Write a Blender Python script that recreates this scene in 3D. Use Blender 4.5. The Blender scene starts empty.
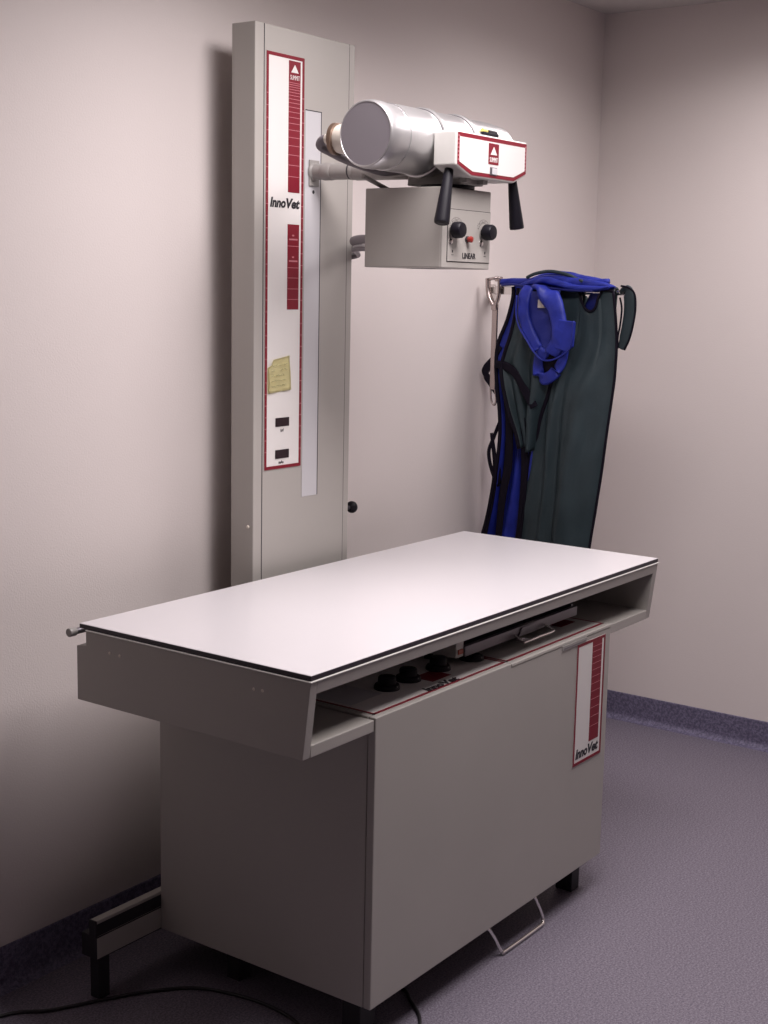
import bpy, bmesh, math, random
from mathutils import Vector, Matrix, noise
random.seed(4)
SC = bpy.context.scene
COL = SC.collection
PI = math.pi

# ---------------------------------------------------------------- materials
def mat(name, col, rough=.5, metal=0., bump=0., bscale=60., var=0., vscale=8., spec=.5, emis=None, coat=0., speck=None, sheen=0.):
    m = bpy.data.materials.new(name); m.use_nodes = True
    nt = m.node_tree; b = nt.nodes['Principled BSDF']
    b.inputs['Base Color'].default_value = (*col, 1)
    b.inputs['Roughness'].default_value = rough
    b.inputs['Metallic'].default_value = metal
    b.inputs['Specular IOR Level'].default_value = spec
    if coat: b.inputs['Coat Weight'].default_value = coat; b.inputs['Coat Roughness'].default_value = .15
    if sheen: b.inputs['Sheen Weight'].default_value = sheen
    tc = nt.nodes.new('ShaderNodeTexCoord')
    src = None
    if var:
        n = nt.nodes.new('ShaderNodeTexNoise'); n.inputs['Scale'].default_value = vscale; n.inputs['Detail'].default_value = 5
        nt.links.new(tc.outputs['Object'], n.inputs['Vector'])
        r = nt.nodes.new('ShaderNodeValToRGB')
        r.color_ramp.elements[0].position = .3; r.color_ramp.elements[1].position = .7
        r.color_ramp.elements[0].color = (*[c*(1-var) for c in col], 1)
        r.color_ramp.elements[1].color = (*[min(1, c*(1+var)) for c in col], 1)
        nt.links.new(n.outputs['Fac'], r.inputs['Fac']); src = r.outputs['Color']
    if speck:
        n2 = nt.nodes.new('ShaderNodeTexNoise'); n2.inputs['Scale'].default_value = speck[0]; n2.inputs['Detail'].default_value = 3
        n2.inputs['Roughness'].default_value = .8
        nt.links.new(tc.outputs['Object'], n2.inputs['Vector'])
        r2 = nt.nodes.new('ShaderNodeValToRGB')
        e = r2.color_ramp.elements
        e[0].position = .40; e[0].color = (*speck[1], 1)
        e[1].position = .60; e[1].color = (*speck[2], 1)
        mid = r2.color_ramp.elements.new(.5); mid.color = (*col, 1)
        nt.links.new(n2.outputs['Fac'], r2.inputs['Fac']); src = r2.outputs['Color']
    if src: nt.links.new(src, b.inputs['Base Color'])
    if bump:
        n3 = nt.nodes.new('ShaderNodeTexNoise'); n3.inputs['Scale'].default_value = bscale; n3.inputs['Detail'].default_value = 4
        nt.links.new(tc.outputs['Object'], n3.inputs['Vector'])
        bp = nt.nodes.new('ShaderNodeBump'); bp.inputs['Strength'].default_value = bump; bp.inputs['Distance'].default_value = .002
        nt.links.new(n3.outputs['Fac'], bp.inputs['Height']); nt.links.new(bp.outputs['Normal'], b.inputs['Normal'])
    if emis:
        b.inputs['Emission Color'].default_value = (*emis[0], 1); b.inputs['Emission Strength'].default_value = emis[1]
    return m

M = dict(
    wall=mat('wall_paint', (.71, .645, .625), .75, bump=.25, bscale=220, spec=.25),
    ceil=mat('ceiling_paint', (.55, .52, .50), .85, bump=.3, bscale=150, spec=.2),
    floor=mat('speckled_vinyl', (.165, .145, .18), .5, speck=(190, (.10, .085, .12), (.24, .215, .26)), spec=.35),
    cove=mat('cove_vinyl', (.135, .12, .19), .5, speck=(110, (.09, .08, .13), (.2, .18, .27)), spec=.35),
    paint=mat('putty_enamel', (.40, .375, .35), .42, var=.03, vscale=3, bump=.12, bscale=400, spec=.45),
    paint2=mat('pale_enamel', (.56, .545, .52), .4, bump=.08, bscale=400),
    strip=mat('grey_cover_strip', (.55, .54, .56), .35),
    lam=mat('white_laminate', (.64, .615, .635), .28, var=.015, vscale=2, spec=.5),
    blk=mat('black_edging', (.020, .012, .022), .45),
    blkp=mat('black_plastic', (.006, .005, .009), .48, spec=.22),
    rub=mat('black_steel', (.012, .010, .014), .6),
    decal=mat('white_label', (.74, .71, .69), .35),
    red=mat('red_ink', (.195, .008, .020), .45, spec=.3),
    redl=mat('pale_ink', (.50, .17, .20), .4),
    ink=mat('black_ink', (.012, .01, .015), .5),
    win=mat('dark_display', (.012, .002, .006), .25),
    alu=mat('aluminium_paint', (.60, .59, .595), .34, metal=.8, bump=.05, bscale=300),
    aluc=mat('aluminium_cap', (.31, .285, .315), .5, metal=.3),
    arm=mat('grey_arm_enamel', (.29, .275, .262), .42),
    chrome=mat('chrome', (.75, .72, .70), .14, metal=1.),
    steel=mat('dull_steel', (.22, .205, .225), .35, metal=.85),
    dsteel=mat('dark_steel', (.035, .03, .04), .5, metal=.3),
    rod=mat('chrome_brown_reflection', (.46, .39, .375), .25, metal=.95),  # chrome with its brownish reflection put into the base colour
    cream=mat('cream_ceramic', (.72, .66, .58), .4),
    brass=mat('brown_ring', (.22, .15, .11), .3, metal=.6),
    cable=mat('grey_cable', (.17, .15, .165), .5),
    cableb=mat('black_cable', (.012, .01, .013), .5),
    redp=mat('red_button', (.28, .022, .016), .35),
    orange=mat('orange_lens', (.40, .07, .03), .4),
    yellow=mat('yellow_paper', (.86, .80, .47), .8, var=.06, vscale=40),
    pencil=mat('pencil_mark', (.42, .38, .18), .8),
    green=mat('dark_green_vinyl', (.022, .036, .043), .55, bump=.35, bscale=90, spec=.35, var=.12, vscale=12),
    blue=mat('royal_blue_nylon', (.014, .024, .25), .5, bump=.4, bscale=90, spec=.3, var=.25, vscale=18),
    navy=mat('dark_blue_nylon', (.010, .014, .13), .55, bump=.4, bscale=90, spec=.3),
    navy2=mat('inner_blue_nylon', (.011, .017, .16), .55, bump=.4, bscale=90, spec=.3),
    trim=mat('black_webbing', (.006, .004, .010), .8, spec=.15),
    tag=mat('cream_tag', (.55, .5, .45), .8),
    fix=mat('white_fixture', (.8, .8, .78), .5),
    vial=mat('yellow_vial', (.62, .52, .12), .2),
    diff=mat('lamp_diffuser', (.9, .9, .88), .6, emis=((1, .95, .93), 2.0)),
)

# ---------------------------------------------------------------- mesh builder
class MB:
    def __init__(s):
        s.bm = bmesh.new(); s.mats = []; s.smooth = False
    def mi(s, m):
        if m not in s.mats: s.mats.append(m)
        return s.mats.index(m)
    def absorb(s, bm2, m, smooth=False):
        i = s.mi(m)
        vm = {v: s.bm.verts.new(v.co) for v in bm2.verts}
        for f in bm2.faces:
            try: g = s.bm.faces.new([vm[v] for v in f.verts])
            except ValueError: continue
            g.material_index = i; g.smooth = smooth
        bm2.free(); return s
    def box(s, x0, x1, y0, y1, z0, z1, m, bev=0., seg=2, T=None):
        b = bmesh.new(); bmesh.ops.create_cube(b, size=1)
        for v in b.verts:
            v.co = Vector(((x0+x1)/2+v.co.x*(x1-x0), (y0+y1)/2+v.co.y*(y1-y0), (z0+z1)/2+v.co.z*(z1-z0)))
        if bev: bmesh.ops.bevel(b, geom=b.edges[:], offset=bev, segments=seg, profile=.5, affect='EDGES')
        if T: bmesh.ops.transform(b, matrix=T, verts=b.verts)
        return s.absorb(b, m)
    def prism(s, poly, o, u, v, depth, m, bev=0., seg=2):
        """poly in (u,v) plane at origin o, extruded by depth along u x v"""
        o, u, v = Vector(o), Vector(u), Vector(v); n = u.cross(v).normalized()
        b = bmesh.new()
        a = [b.verts.new(o+u*p[0]+v*p[1]) for p in poly]
        c = [b.verts.new(o+u*p[0]+v*p[1]+n*depth) for p in poly]
        k = len(poly)
        b.faces.new(list(reversed(a))); b.faces.new(c)
        for i in range(k): b.faces.new((a[i], a[(i+1) % k], c[(i+1) % k], c[i]))
        bmesh.ops.recalc_face_normals(b, faces=b.faces)
        if bev: bmesh.ops.bevel(b, geom=b.edges[:], offset=bev, segments=seg, profile=.5, affect='EDGES')
        return s.absorb(b, m)
    def lathe(s, prof, o, axis, m, seg=32, smooth=True, cap=True, up=(0, 0, 1)):
        """prof: (dist along axis, radius)"""
        ax = Vector(axis).normalized(); t = Vector(up)
        if abs(t.dot(ax)) > .95: t = Vector((1, 0, 0))
        e1 = ax.cross(t).normalized(); e2 = ax.cross(e1)
        b = bmesh.new(); rings = []
        for d, r in prof:
            rings.append([b.verts.new(Vector(o)+ax*d+(e1*math.cos(2*PI*k/seg)+e2*math.sin(2*PI*k/seg))*max(r, 1e-5)) for k in range(seg)])
        for i in range(len(rings)-1):
            for k in range(seg):
                b.faces.new((rings[i][k], rings[i][(k+1) % seg], rings[i+1][(k+1) % seg], rings[i+1][k]))
        if cap:
            b.faces.new(rings[0]); b.faces.new(list(reversed(rings[-1])))
        bmesh.ops.recalc_face_normals(b, faces=b.faces)
        i = s.mi(m); vm = {v: s.bm.verts.new(v.co) for v in b.verts}
        for f in b.faces:
            g = s.bm.faces.new([vm[v] for v in f.verts]); g.material_index = i
            g.smooth = smooth and len(f.verts) == 4
        for e in b.edges:
            if len(e.link_faces) == 2 and e.calc_face_angle(0) > math.radians(32):
                q = s.bm.edges.get((vm[e.verts[0]], vm[e.verts[1]]))
                if q: q.smooth = False
        b.free(); return s
    def cyl(s, p0, p1, r0, m, r1=None, seg=24, bev=0.):
        p0, p1 = Vector(p0), Vector(p1); L = (p1-p0).length; r1 = r0 if r1 is None else r1
        pr = [(0, r0), (L, r1)] if not bev else [(0, r0-bev), (bev*.3, r0-bev*.3), (bev, r0), (L-bev, r1), (L-bev*.3, r1-bev*.3), (L, r1-bev)]
        return s.lathe(pr, p0, p1-p0, m, seg)
    def tube(s, pts, r, m, seg=10, closed=False, sub=6):
        """round tube along a smooth curve; r number or per-control-point list"""
        P, R = smooth_path(pts, r, closed, sub)
        b = bmesh.new(); n = len(P); rings = []; prev = None
        for i, p in enumerate(P):
            if closed: t = P[(i+1) % n]-P[i-1]
            else: t = P[min(i+1, n-1)]-P[max(i-1, 0)]
            t.normalize()
            if prev is None:
                prev = t.orthogonal().normalized()
            e1 = (prev-t*prev.dot(t)).normalized(); prev = e1; e2 = t.cross(e1)
            rings.append([b.verts.new(p+(e1*math.cos(2*PI*k/seg)+e2*math.sin(2*PI*k/seg))*R[i]) for k in range(seg)])
        for i in range(n if closed else n-1):
            A, B = rings[i], rings[(i+1) % n]
            for k in range(seg): b.faces.new((A[k], A[(k+1) % seg], B[(k+1) % seg], B[k]))
        if not closed:
            b.faces.new(rings[0]); b.faces.new(list(reversed(rings[-1])))
        bmesh.ops.recalc_face_normals(b, faces=b.faces)
        return s.absorb(b, m, True)
    def band(s, pts, widths, dirs, th, m, sub=8, puff=.0, ripple=0.):
        """flat padded strap along points; widths and width directions per control point"""
        P, W = smooth_path(pts, widths, False, sub)
        D, _ = smooth_path(dirs, 1., False, sub)
        b = bmesh.new(); n = len(P); rings = []; K = 8
        for i, p in enumerate(P):
            t = (P[min(i+1, n-1)]-P[max(i-1, 0)]).normalized()
            d = D[i]; d = (d-t*d.dot(t)).normalized(); nn = t.cross(d)
            ring = []
            for side in (1, -1):
                for k in range(K+1):
                    q = -1+2*k/K
                    if side < 0: q = -q
                    h = th/2*math.sqrt(max(0, 1-q**6))+puff*(1-q*q)
                    rp = ripple*noise.noise(Vector((p.x*40, p.y*40+q, p.z*40)))
                    if abs(q) == 1 and side < 0: continue
                    ring.append(b.verts.new(p+d*(q*W[i]/2)+nn*(side*h+rp)))
            rings.append(ring)
        L = len(rings[0])
        for i in range(n-1):
            for k in range(L): b.faces.new((rings[i][k], rings[i][(k+1) % L], rings[i+1][(k+1) % L], rings[i+1][k]))
        b.faces.new(rings[0]); b.faces.new(list(reversed(rings[-1])))
        bmesh.ops.recalc_face_normals(b, faces=b.faces)
        return s.absorb(b, m, True)
    def text(s, txt, o, u, v, size, m, depth=.0006, shear=.0, bold=0., width=None, align='LEFT'):
        cu = bpy.data.curves.new('lettering', 'FONT'); cu.body = txt; cu.size = size; cu.extrude = depth/2
        cu.shear = shear; cu.offset = bold; cu.align_x = align; cu.resolution_u = 3
        ob = bpy.data.objects.new('lettering', cu); COL.objects.link(ob)
        bpy.context.view_layer.update()
        me = bpy.data.meshes.new_from_object(ob.evaluated_get(bpy.context.evaluated_depsgraph_get()))
        bpy.data.objects.remove(ob); bpy.data.curves.remove(cu)
        u, v = Vector(u), Vector(v); n = u.cross(v)
        sx = 1.
        if width:
            xs = [w.co.x for w in me.vertices]; sx = width/(max(xs)-min(xs))
        b = bmesh.new(); b.from_mesh(me); bpy.data.meshes.remove(me)
        for w in b.verts: w.co = Vector(o)+u*(w.co.x*sx)+v*w.co.y+n*(w.co.z+depth/2)
        return s.absorb(b, m)
    def logo(s, o, u, v, size, width, bold=.0013):
        o = Vector(o)
        s.text('Inno', o, u, v, size, M['ink'], shear=.22, bold=bold, width=width*.535)
        s.text('Vet', o+Vector(u)*width*.527, u, v, size, M['ink'], shear=.22, bold=bold, width=width*.473)
    def build(s, name, parent=None, origin=None, recalc=False):
        if recalc: bmesh.ops.recalc_face_normals(s.bm, faces=s.bm.faces)
        off = Vector(parent['_o']) if parent is not None else Vector(origin or (0, 0, 0))
        for v in s.bm.verts: v.co -= off
        me = bpy.data.meshes.new(name); s.bm.to_mesh(me); s.bm.free()
        for m in s.mats: me.materials.append(m)
        o = bpy.data.objects.new(name, me); COL.objects.link(o)
        if parent is not None:
            o.parent = parent; o['_o'] = parent['_o']
        else: o.location = off; o['_o'] = tuple(off)
        return o

def smooth_path(pts, r, closed, sub):
    pts = [Vector(p) for p in pts]; n = len(pts)
    R = list(r) if isinstance(r, (list, tuple)) else [r]*n
    if n < 3 and not closed: return pts, R
    P, Q = [], []
    g = (lambda a, i: a[i % n]) if closed else (lambda a, i: a[max(0, min(n-1, i))])
    for i in range(n if closed else n-1):
        for k in range(sub):
            t = k/sub
            a, b, c, d = (g(pts, i+j) for j in (-1, 0, 1, 2))
            P.append(.5*((2*b)+(c-a)*t+(2*a-5*b+4*c-d)*t*t+(3*b-a-3*c+d)*t**3))
            b2, c2 = g(R, i), g(R, i+1); Q.append(b2+(c2-b2)*t)
    if not closed: P.append(pts[-1]); Q.append(R[-1])
    return P, Q

def tag(o, label, cat, group=None):
    o['label'] = label; o['category'] = cat
    if group: o['group'] = group
    return o
def thing(name, loc, label, cat, group=None):
    o = bpy.data.objects.new(name, None); COL.objects.link(o); o.location = loc; o['_o'] = tuple(loc)
    o.empty_display_size = .1
    return tag(o, label, cat, group)
def struct(o): o['kind'] = 'structure'; return o
X, Y, Z = (1, 0, 0), (0, 1, 0), (0, 0, 1)

# ---------------------------------------------------------------- the room
XB, XF, YR, H = 2.7875, -4.2, -4.6, 2.6745
def quad_wall(name, x0, x1, y0, y1, z0, z1, m):
    return struct(MB().box(x0, x1, y0, y1, z0, z1, m).build(name))
quad_wall('floor', XF-.1, XB+.1, YR-.1, .1, -.1, 0, M['floor'])
quad_wall('ceiling', XF-.1, XB+.1, YR-.1, .1, H, H+.1, M['ceil'])
quad_wall('wall_left', XF-.1, XB+.1, 0, .1, 0, H, M['wall'])
quad_wall('wall_back', XB, XB+.1, YR, 0, 0, H, M['wall'])
quad_wall('wall_front', XF-.1, XF, YR, 0, 0, H, M['wall'])
quad_wall('wall_right', XF-.1, XB+.1, YR-.1, YR, 0, H, M['wall'])
def cove_profile():
    # (out from wall, height): 4 mm sheet that curves out onto the floor
    o, hgt, r = .004, .1049, .022
    pts = [(0, 0), (0, hgt), (o*.6, hgt), (o, hgt-.003)]
    for k in range(7):
        a = PI/2*k/6
        pts.append((o+r-r*math.cos(a), .0015+r-r*math.sin(a)))
    pts.append((o+r+.004, 0.0))
    return pts
cp = cove_profile()
for nm, o, u, dep in (('baseboard_left', (XB, 0, 0), (0, -1, 0), XB-XF), ('baseboard_back', (XB, YR, 0), (-1, 0, 0), -YR),
                      ('baseboard_right', (XF, YR, 0), (0, 1, 0), XB-XF), ('baseboard_front', (XF, 0, 0), (1, 0, 0), -YR)):
    struct(MB().prism(cp, o, u, Z, dep, M['cove']).build(nm))
    # extrusion direction is u x z
# ---------------------------------------------------------------- ceiling light
def area(name, loc, sx, sy, watts, color):
    L = bpy.data.lights.new(name, 'AREA'); L.shape = 'RECTANGLE'; L.size = sx; L.size_y = sy; L.energy = watts; L.color = color; L.spread = math.radians(SPREAD)
    o = bpy.data.objects.new(name, L); COL.objects.link(o); o.location = loc
    return o
def troffer(LX, LY, hw, hd, watts, label):
    cl = thing('ceiling_light', (LX, LY, H), label, 'light')
    b = MB()
    for (a0, a1, c0, c1) in ((-hw, hw, -hd, -hd+.025), (-hw, hw, hd-.025, hd), (-hw, -hw+.025, -hd+.025, hd-.025), (hw-.025, hw, -hd+.025, hd-.025)):
        b.box(LX+a0, LX+a1, LY+c0, LY+c1, H-.03, H-.001, M['fix'], .002)
    b.build('frame', cl)
    MB().box(LX-hw+.026, LX+hw-.026, LY-hd+.026, LY+hd-.026, H-.018, H-.008, M['diff']).build('diffuser', cl)
    area('lamp_glow', (LX, LY, H-.035), 2*hw-.06, 2*hd-.06, watts, LCOL)
LCOL = (1., .925, .935); SPREAD = 158
W1, W2 = 36.5, 17.5
troffer(.48, -1.25, .31, .62, W1, 'white fluorescent troffer on the ceiling nearer the camera')
troffer(1.97, -1.2, .31, .62, W2, 'white fluorescent troffer on the ceiling nearer the back wall')

# ---------------------------------------------------------------- x-ray table
TX1 = 1.574; TYB, TYF, TZ = -.2136, -.8707, .91
FB = -.2036                      # back of the frame
AZ = .7337; AYF = -.8524         # underside of the frame, its lower front edge
C0, C1, CF, CBK, CZ0, CZ1 = .2353, 1.3197, -.8573, -.2225, .1026, .7640
tb = thing('x_ray_table', (.78, -.54, 0), 'putty grey veterinary X-ray table with a white top, standing in front of the column', 'table')
# floating white top
MB().box(.0, TX1, TYF, TYB, TZ-.0015, TZ, M['lam'], .0006, 1).build('tabletop', tb)['label'] = 'smooth white laminate top'
MB().box(-.0005, TX1+.0005, TYF-.0005, TYB+.0005, TZ-.0112, TZ-.0016, M['blk'], .001).build('edge_band', tb)['label'] = 'black edge strip around the white top'
# frame: end panels, top rim, sill shelves, rear panel (all one welded sheet metal frame)
f = MB(); TT = TZ-.0116
def endpanel(x0, x1):
    # profile in (y,z), the front edge leans in towards the bottom; notch at the top rear
    pr = [(TYF, TT), (TYF, TT-.006), (AYF, AZ), (FB, AZ), (FB, .858), (-.2336, .862), (-.2336, TT)]
    f.prism([(p[0], p[1]) for p in pr], (x0, 0, 0), Y, Z, x1-x0, M['paint'], .0015)
endpanel(-.001, .022); endpanel(TX1-.022, TX1+.001)
f.box(-.004, TX1+.003, TYF-.0035, -.2336, TT-.0035, TT, M['paint2'], .0015)             # top sheet, paler colour paints the lip's highlight below the black band
f.prism([(TYF-.001, TT-.003), (TYF+.0025, TT-.030), (TYF+.012, TT-.030), (TYF+.012, TT-.003)], (0.02, 0, 0), Y, Z, TX1-.04, M['paint'], .0012)
for x0, x1 in ((.0215, C0-.001), (C1+.001, TX1-.0215)):
    f.prism([(AYF-.002, AZ), (AYF+.010, AZ), (AYF+.010, CZ1-.010), (FB-.004, CZ1-.010), (FB-.004, CZ1-.0045), (AYF-.002, CZ1-.0045)], (x0, 0, 0), Y, Z, x1-x0, M['paint'], .0022, 3)
    f.box(x0, x1, FB-.004, FB, AZ, .858, M['paint'])
    f.box(x0, x1, AYF+.012, FB-.004, AZ, AZ+.003, M['paint'])
f.box(.022, TX1-.022, -.30, -.297, CZ1-.004, TT-.003, M['dsteel'])
f.build('table_frame', tb)
for y, z in ((-.725, .856), (-.748, .857), (-.309, .858), (-.34, .857)):
    MB().lathe([(0, .0036), (.0010, .0028), (.0016, .0)], (-.001, y, z), (-1, 0, 0), M['cream'], 12).build('rivet', tb)
# guide rail that sticks out at the rear left corner
f = MB(); f.cyl((.004, -.190, .886), (.10, -.190, .886), .0075, M['steel'], seg=16)
f.cyl((-.012, -.190, .886), (.008, -.190, .886), .0100, M['arm'], seg=16, bev=.002); f.build('guide_rail', tb)
# cabinet carcass
f = MB()
f.box(C0, C1, CF+.021, CBK, CZ0, CZ1-.0, M['paint'], .002)
f.build('cabinet', tb)
f = MB()
XS = .792                                                        # split between control panel and tray section
f.prism([(C0, CZ0), (C1, CZ0), (C1, CZ1-.009), (XS, CZ1-.009), (XS, CZ1), (C0, CZ1)], (0, CF+.0195, 0), X, Z, .0195, M['paint'], .0025, 3)
f.build('front_panel', tb)
# lip with recessed grip over the right part of the front
f = MB(); f.prism([(CF-.0015, CZ1-.0075), (CF-.001, CZ1-.002), (CF+.003, CZ1), (CF+.020, CZ1), (CF+.020, CZ1-.007), (CF+.005, CZ1-.0075)], (XS, 0, 0), Y, Z, C1-XS, M['paint'])
f.build('front_lip', tb)
f = MB(); f.box(1.045, 1.178, CF-.0030, CF+.002, CZ1-.022, CZ1-.0085, M['arm'], .0014)
f.box(1.052, 1.171, CF-.0034, CF-.002, CZ1-.0185, CZ1-.0155, M['steel'], .0005); f.build('finger_grip', tb)
# vertical label on the front, right
def bars(f, x0, x1, z0, z1, y, n, growth, m, w=.0016, skip=0):
    """pale rules across a red bar, spaced wider towards the bottom"""
    tot = sum(growth**k for k in range(n+1)); z = z1
    for k in range(n):
        z -= (z1-z0)*growth**k/tot
        f.box(x0, x1, y-.0004, y, z-w/2, z+w/2, m)
def frame_rect(f, x0, x1, z0, z1, y, w, m, d=.0006):
    f.box(x0, x1, y-d, y, z1-w, z1, m); f.box(x0, x1, y-d, y, z0, z0+w, m)
    f.box(x0, x0+w, y-d, y, z0+w, z1-w, m); f.box(x1-w, x1, y-d, y, z0+w, z1-w, m)
f = MB(); yy = CF-.0002
f.box(1.128, 1.288, yy-.0012, yy, .407, .742, M['decal'], .0004, 1)
frame_rect(f, 1.128, 1.288, .407, .742, yy-.0012, .008, M['red'])
f.box(1.215, 1.269, yy-.0018, yy-.001, .457, .734, M['red'])
bars(f, 1.215, 1.269, .47, .734, yy-.0018, 12, 1.06, M['redl'], .0010)
f.logo((1.141, yy-.0013, .425), X, Z, .036, .126)
f.build('label_panel', tb)['label'] = 'white label with red border and red bar'
# control panel on top, left
f = MB(); zt = CZ1+.0002
x0, x1, y0, y1 = C0+.016, XS-.004, CF+.014, -.40
f.box(x0, x1, y0, y1, zt, zt+.0010, M['decal'], .0003, 1)
for a in ((x0, x1, y0, y0+.008), (x0, x1, y1-.006, y1), (x0, x0+.006, y0, y1), (x1-.006, x1, y0, y1)):
    f.box(*a, zt+.0009, zt+.0015, M['red'])
f.box(.27, .385, -.765, -.66, zt+.0009, zt+.0014, M['strip'])
f.box(.535, .612, -.800, -.745, zt+.0009, zt+.0015, M['red'])
f.logo((.462, -.837, zt+.0017), X, Y, .033, .130)
cpn = f.build('control_panel', tb); cpn['label'] = 'white panel with red border lines'
for kx, ky, kh in ((.424, -.750, .019), (.510, -.748, .019), (.632, -.750, .021), (.758, -.764, .004)):
    k = MB()
    k.lathe([(0, .030), (.005, .030), (.010, .0275), (.012, .021), (.010+kh*.8, .0205), (.010+kh*.95, .0185), (.0105+kh, .008)], (kx, ky, zt+.0015), Z, M['blkp'], 32)
    k.box(kx-.0012, kx+.0012, ky-.029, ky-.022, zt+.0085, zt+.0115, M['arm'])
    k.build('control_knob', cpn)
f = MB(); f.box(.668, .7010, -.776, -.66, zt+.023, zt+.075, M['paint2'], .002)
f.box(.690, .7005, -.69, -.67, zt+.001, zt+.024, M['dsteel'])
bx = f.build('indicator_box', tb)
MB().box(.675, .696, -.7790, -.7755, zt+.031, zt+.043, M['orange'], .001).build('indicator_lens', bx)['label'] = 'small orange lens'
# right top panel with red border, tray slot
f = MB(); x0, x1, y0, y1 = XS+.004, C1-.014, CF+.014, -.55
f.box(x0, x1, y0, y1, zt, zt+.0010, M['paint2'], .0003, 1)
for a in ((x0, x1, y0, y0+.008), (x0, x0+.006, y0, y1), (x1-.006, x1, y0, y1)):
    f.box(*a, zt+.0009, zt+.0015, M['red'])
f.box(1.19, 1.27, -.775, -.735, zt+.0009, zt+.0014, M['red'])
f.build('tray_cover', tb)
# cassette tray (bucky) behind the slot
f = MB()
f.box(.702, 1.268, -.780, -.766, zt+.021, zt+.046, M['steel'], .0015)
f.box(.702, 1.268, -.766, -.40, zt+.021, zt+.025, M['dsteel'])
f.box(.702, .712, -.766, -.40, zt+.021, zt+.050, M['steel'])
f.box(1.258, 1.268, -.766, -.40, zt+.021, zt+.050, M['steel'])
f.box(.702, 1.268, -.62, -.608, zt+.025, zt+.120, M['dsteel'])
f.prism([(-.05, .004), (.05, .004), (.035, .026), (-.035, .026)], (1.0, -.780, zt+.018), X, Z, .004, M['steel'], .001)
for xx in (.74, 1.23): f.box(xx-.006, xx+.006, -.60, -.55, zt+.001, zt+.0215, M['dsteel'])
tr = f.build('cassette_tray', tb)
h = MB(); h.tube([(.930, -.783, zt+.030), (.928, -.800, zt+.022), (.934, -.812, zt+.018), (1.010, -.813, zt+.018), (1.080, -.812, zt+.018), (1.086, -.800, zt+.022), (1.084, -.783, zt+.030)], .0038, M['chrome'], 10, sub=5)
h.box(.922, .960, -.818, -.790, zt+.016, zt+.021, M['chrome'], .002)
h.build('tray_handle', tr)['label'] = 'bright chrome bar handle'
for kx in (1.040, 1.075):
    MB().lathe([(0, .004), (.030, .004), (.032, .0065), (.040, .0070), (.044, .0045)], (kx, -.748, zt+.025), Z, M['chrome'], 16).build('clamp_knob', tr)
# feet
for x0, x1, y0, y1 in ((1.246, 1.290, -.811, -.76), (.262, .318, -.811, -.76), (.300, .340, -.42, -.38), (1.236, 1.276, -.42, -.38)):
    g = MB(); g.box(x0, x1, y0, y1, 0, CZ0-.0005, M['rub'], .002)
    g.build('foot', tb)
# chrome foot pedal loop under the front
f = MB()
f.tube([(.745, -.74, .085), (.762, -.820, .086), (.782, -.836, .060), (.800, -.846, .022), (.808, -.850, .010), (.822, -.852, .007), (1.000, -.852, .007), (1.016, -.850, .010), (1.020, -.846, .022), (1.008, -.836, .060), (.995, -.820, .086), (.98, -.74, .085)],
       .0048, M['chrome'], 10, sub=5)
f.build('foot_pedal', tb)['label'] = 'chrome wire loop pedal'

# ---------------------------------------------------------------- floor rail behind the table
fr = thing('floor_rail', (.8, -.195, 0), 'low dark and grey steel rail on legs along the wall behind the table cabinet', 'rail')
f = MB()
f.box(.031, 1.30, -.2215, -.168, .100, .157, M['rub'], .002)
f.build('rail_channel', fr)
MB().box(.030, 1.30, -.2222, -.2212, .104, .155, M['paint'], .0003, 1).build('cover_strip', fr)['label'] = 'putty grey strip on the rail face'
MB().box(.030, 1.30, -.2220, -.200, .158, .1975, M['paint'], .002).build('top_rail', fr)
MB().box(.0285, 1.29, -.2223, -.2215, .160, .190, M['rub']).build('rail_groove', fr)
for x in (.036, 1.24):
    g = MB(); g.box(x, x+.034, -.2200, -.190, 0, .0995, M['rub'], .002); g.build('leg', fr)
MB().box(.0255, .0300, -.2225, -.199, .1575, .198, M['rub'], .001).build('end_cap', fr)

# ---------------------------------------------------------------- tube column
QX0, QX1, QF, QB, QZ = .6314, 1.0354, -.168, -.09, 2.2932
ts = thing('tube_stand', ((QX0+QX1)/2, -.13, 0), 'tall putty grey X-ray tube column with a red and white scale, against the left wall', 'x-ray column')
f = MB()
f.box(QX0, QX1, QF+.0015, QB, 0.0, QZ, M['paint'], .002, 2)
f.build('column', ts)
f = MB(); f.box(QX0+.034, QX1-.026, QF, QF+.004, .02, QZ-.0015, M['paint'], .0015)
f.build('front_plate', ts)
f = MB()
f.box(QX0+.0325, QX0+.0345, QF+.0006, QF+.002, .02, QZ-.001, M['ink'])
f.box(QX1-.0262, QX1-.0245, QF+.0006, QF+.002, .02, QZ-.001, M['dsteel'])
f.build('plate_gap', ts)
f = MB(); yy = QF-.0001
f.box(.826, .890, yy-.0010, yy, 1.096, 2.103, M['strip'], .0003, 1)
f.box(.8895, .8925, yy-.0012, yy, 1.096, 2.103, M['dsteel'])
f.box(.826, .8925, yy-.0012, yy, 2.1025, 2.1050, M['dsteel'])
f.lathe([(0, .0048), (.0006, .0045)], (.861, yy-.001, 1.899), (0, -1, 0), M['ink'], 14)
f.build('cover_strip', ts)['label'] = 'pale grey strip beside the scale'
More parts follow.
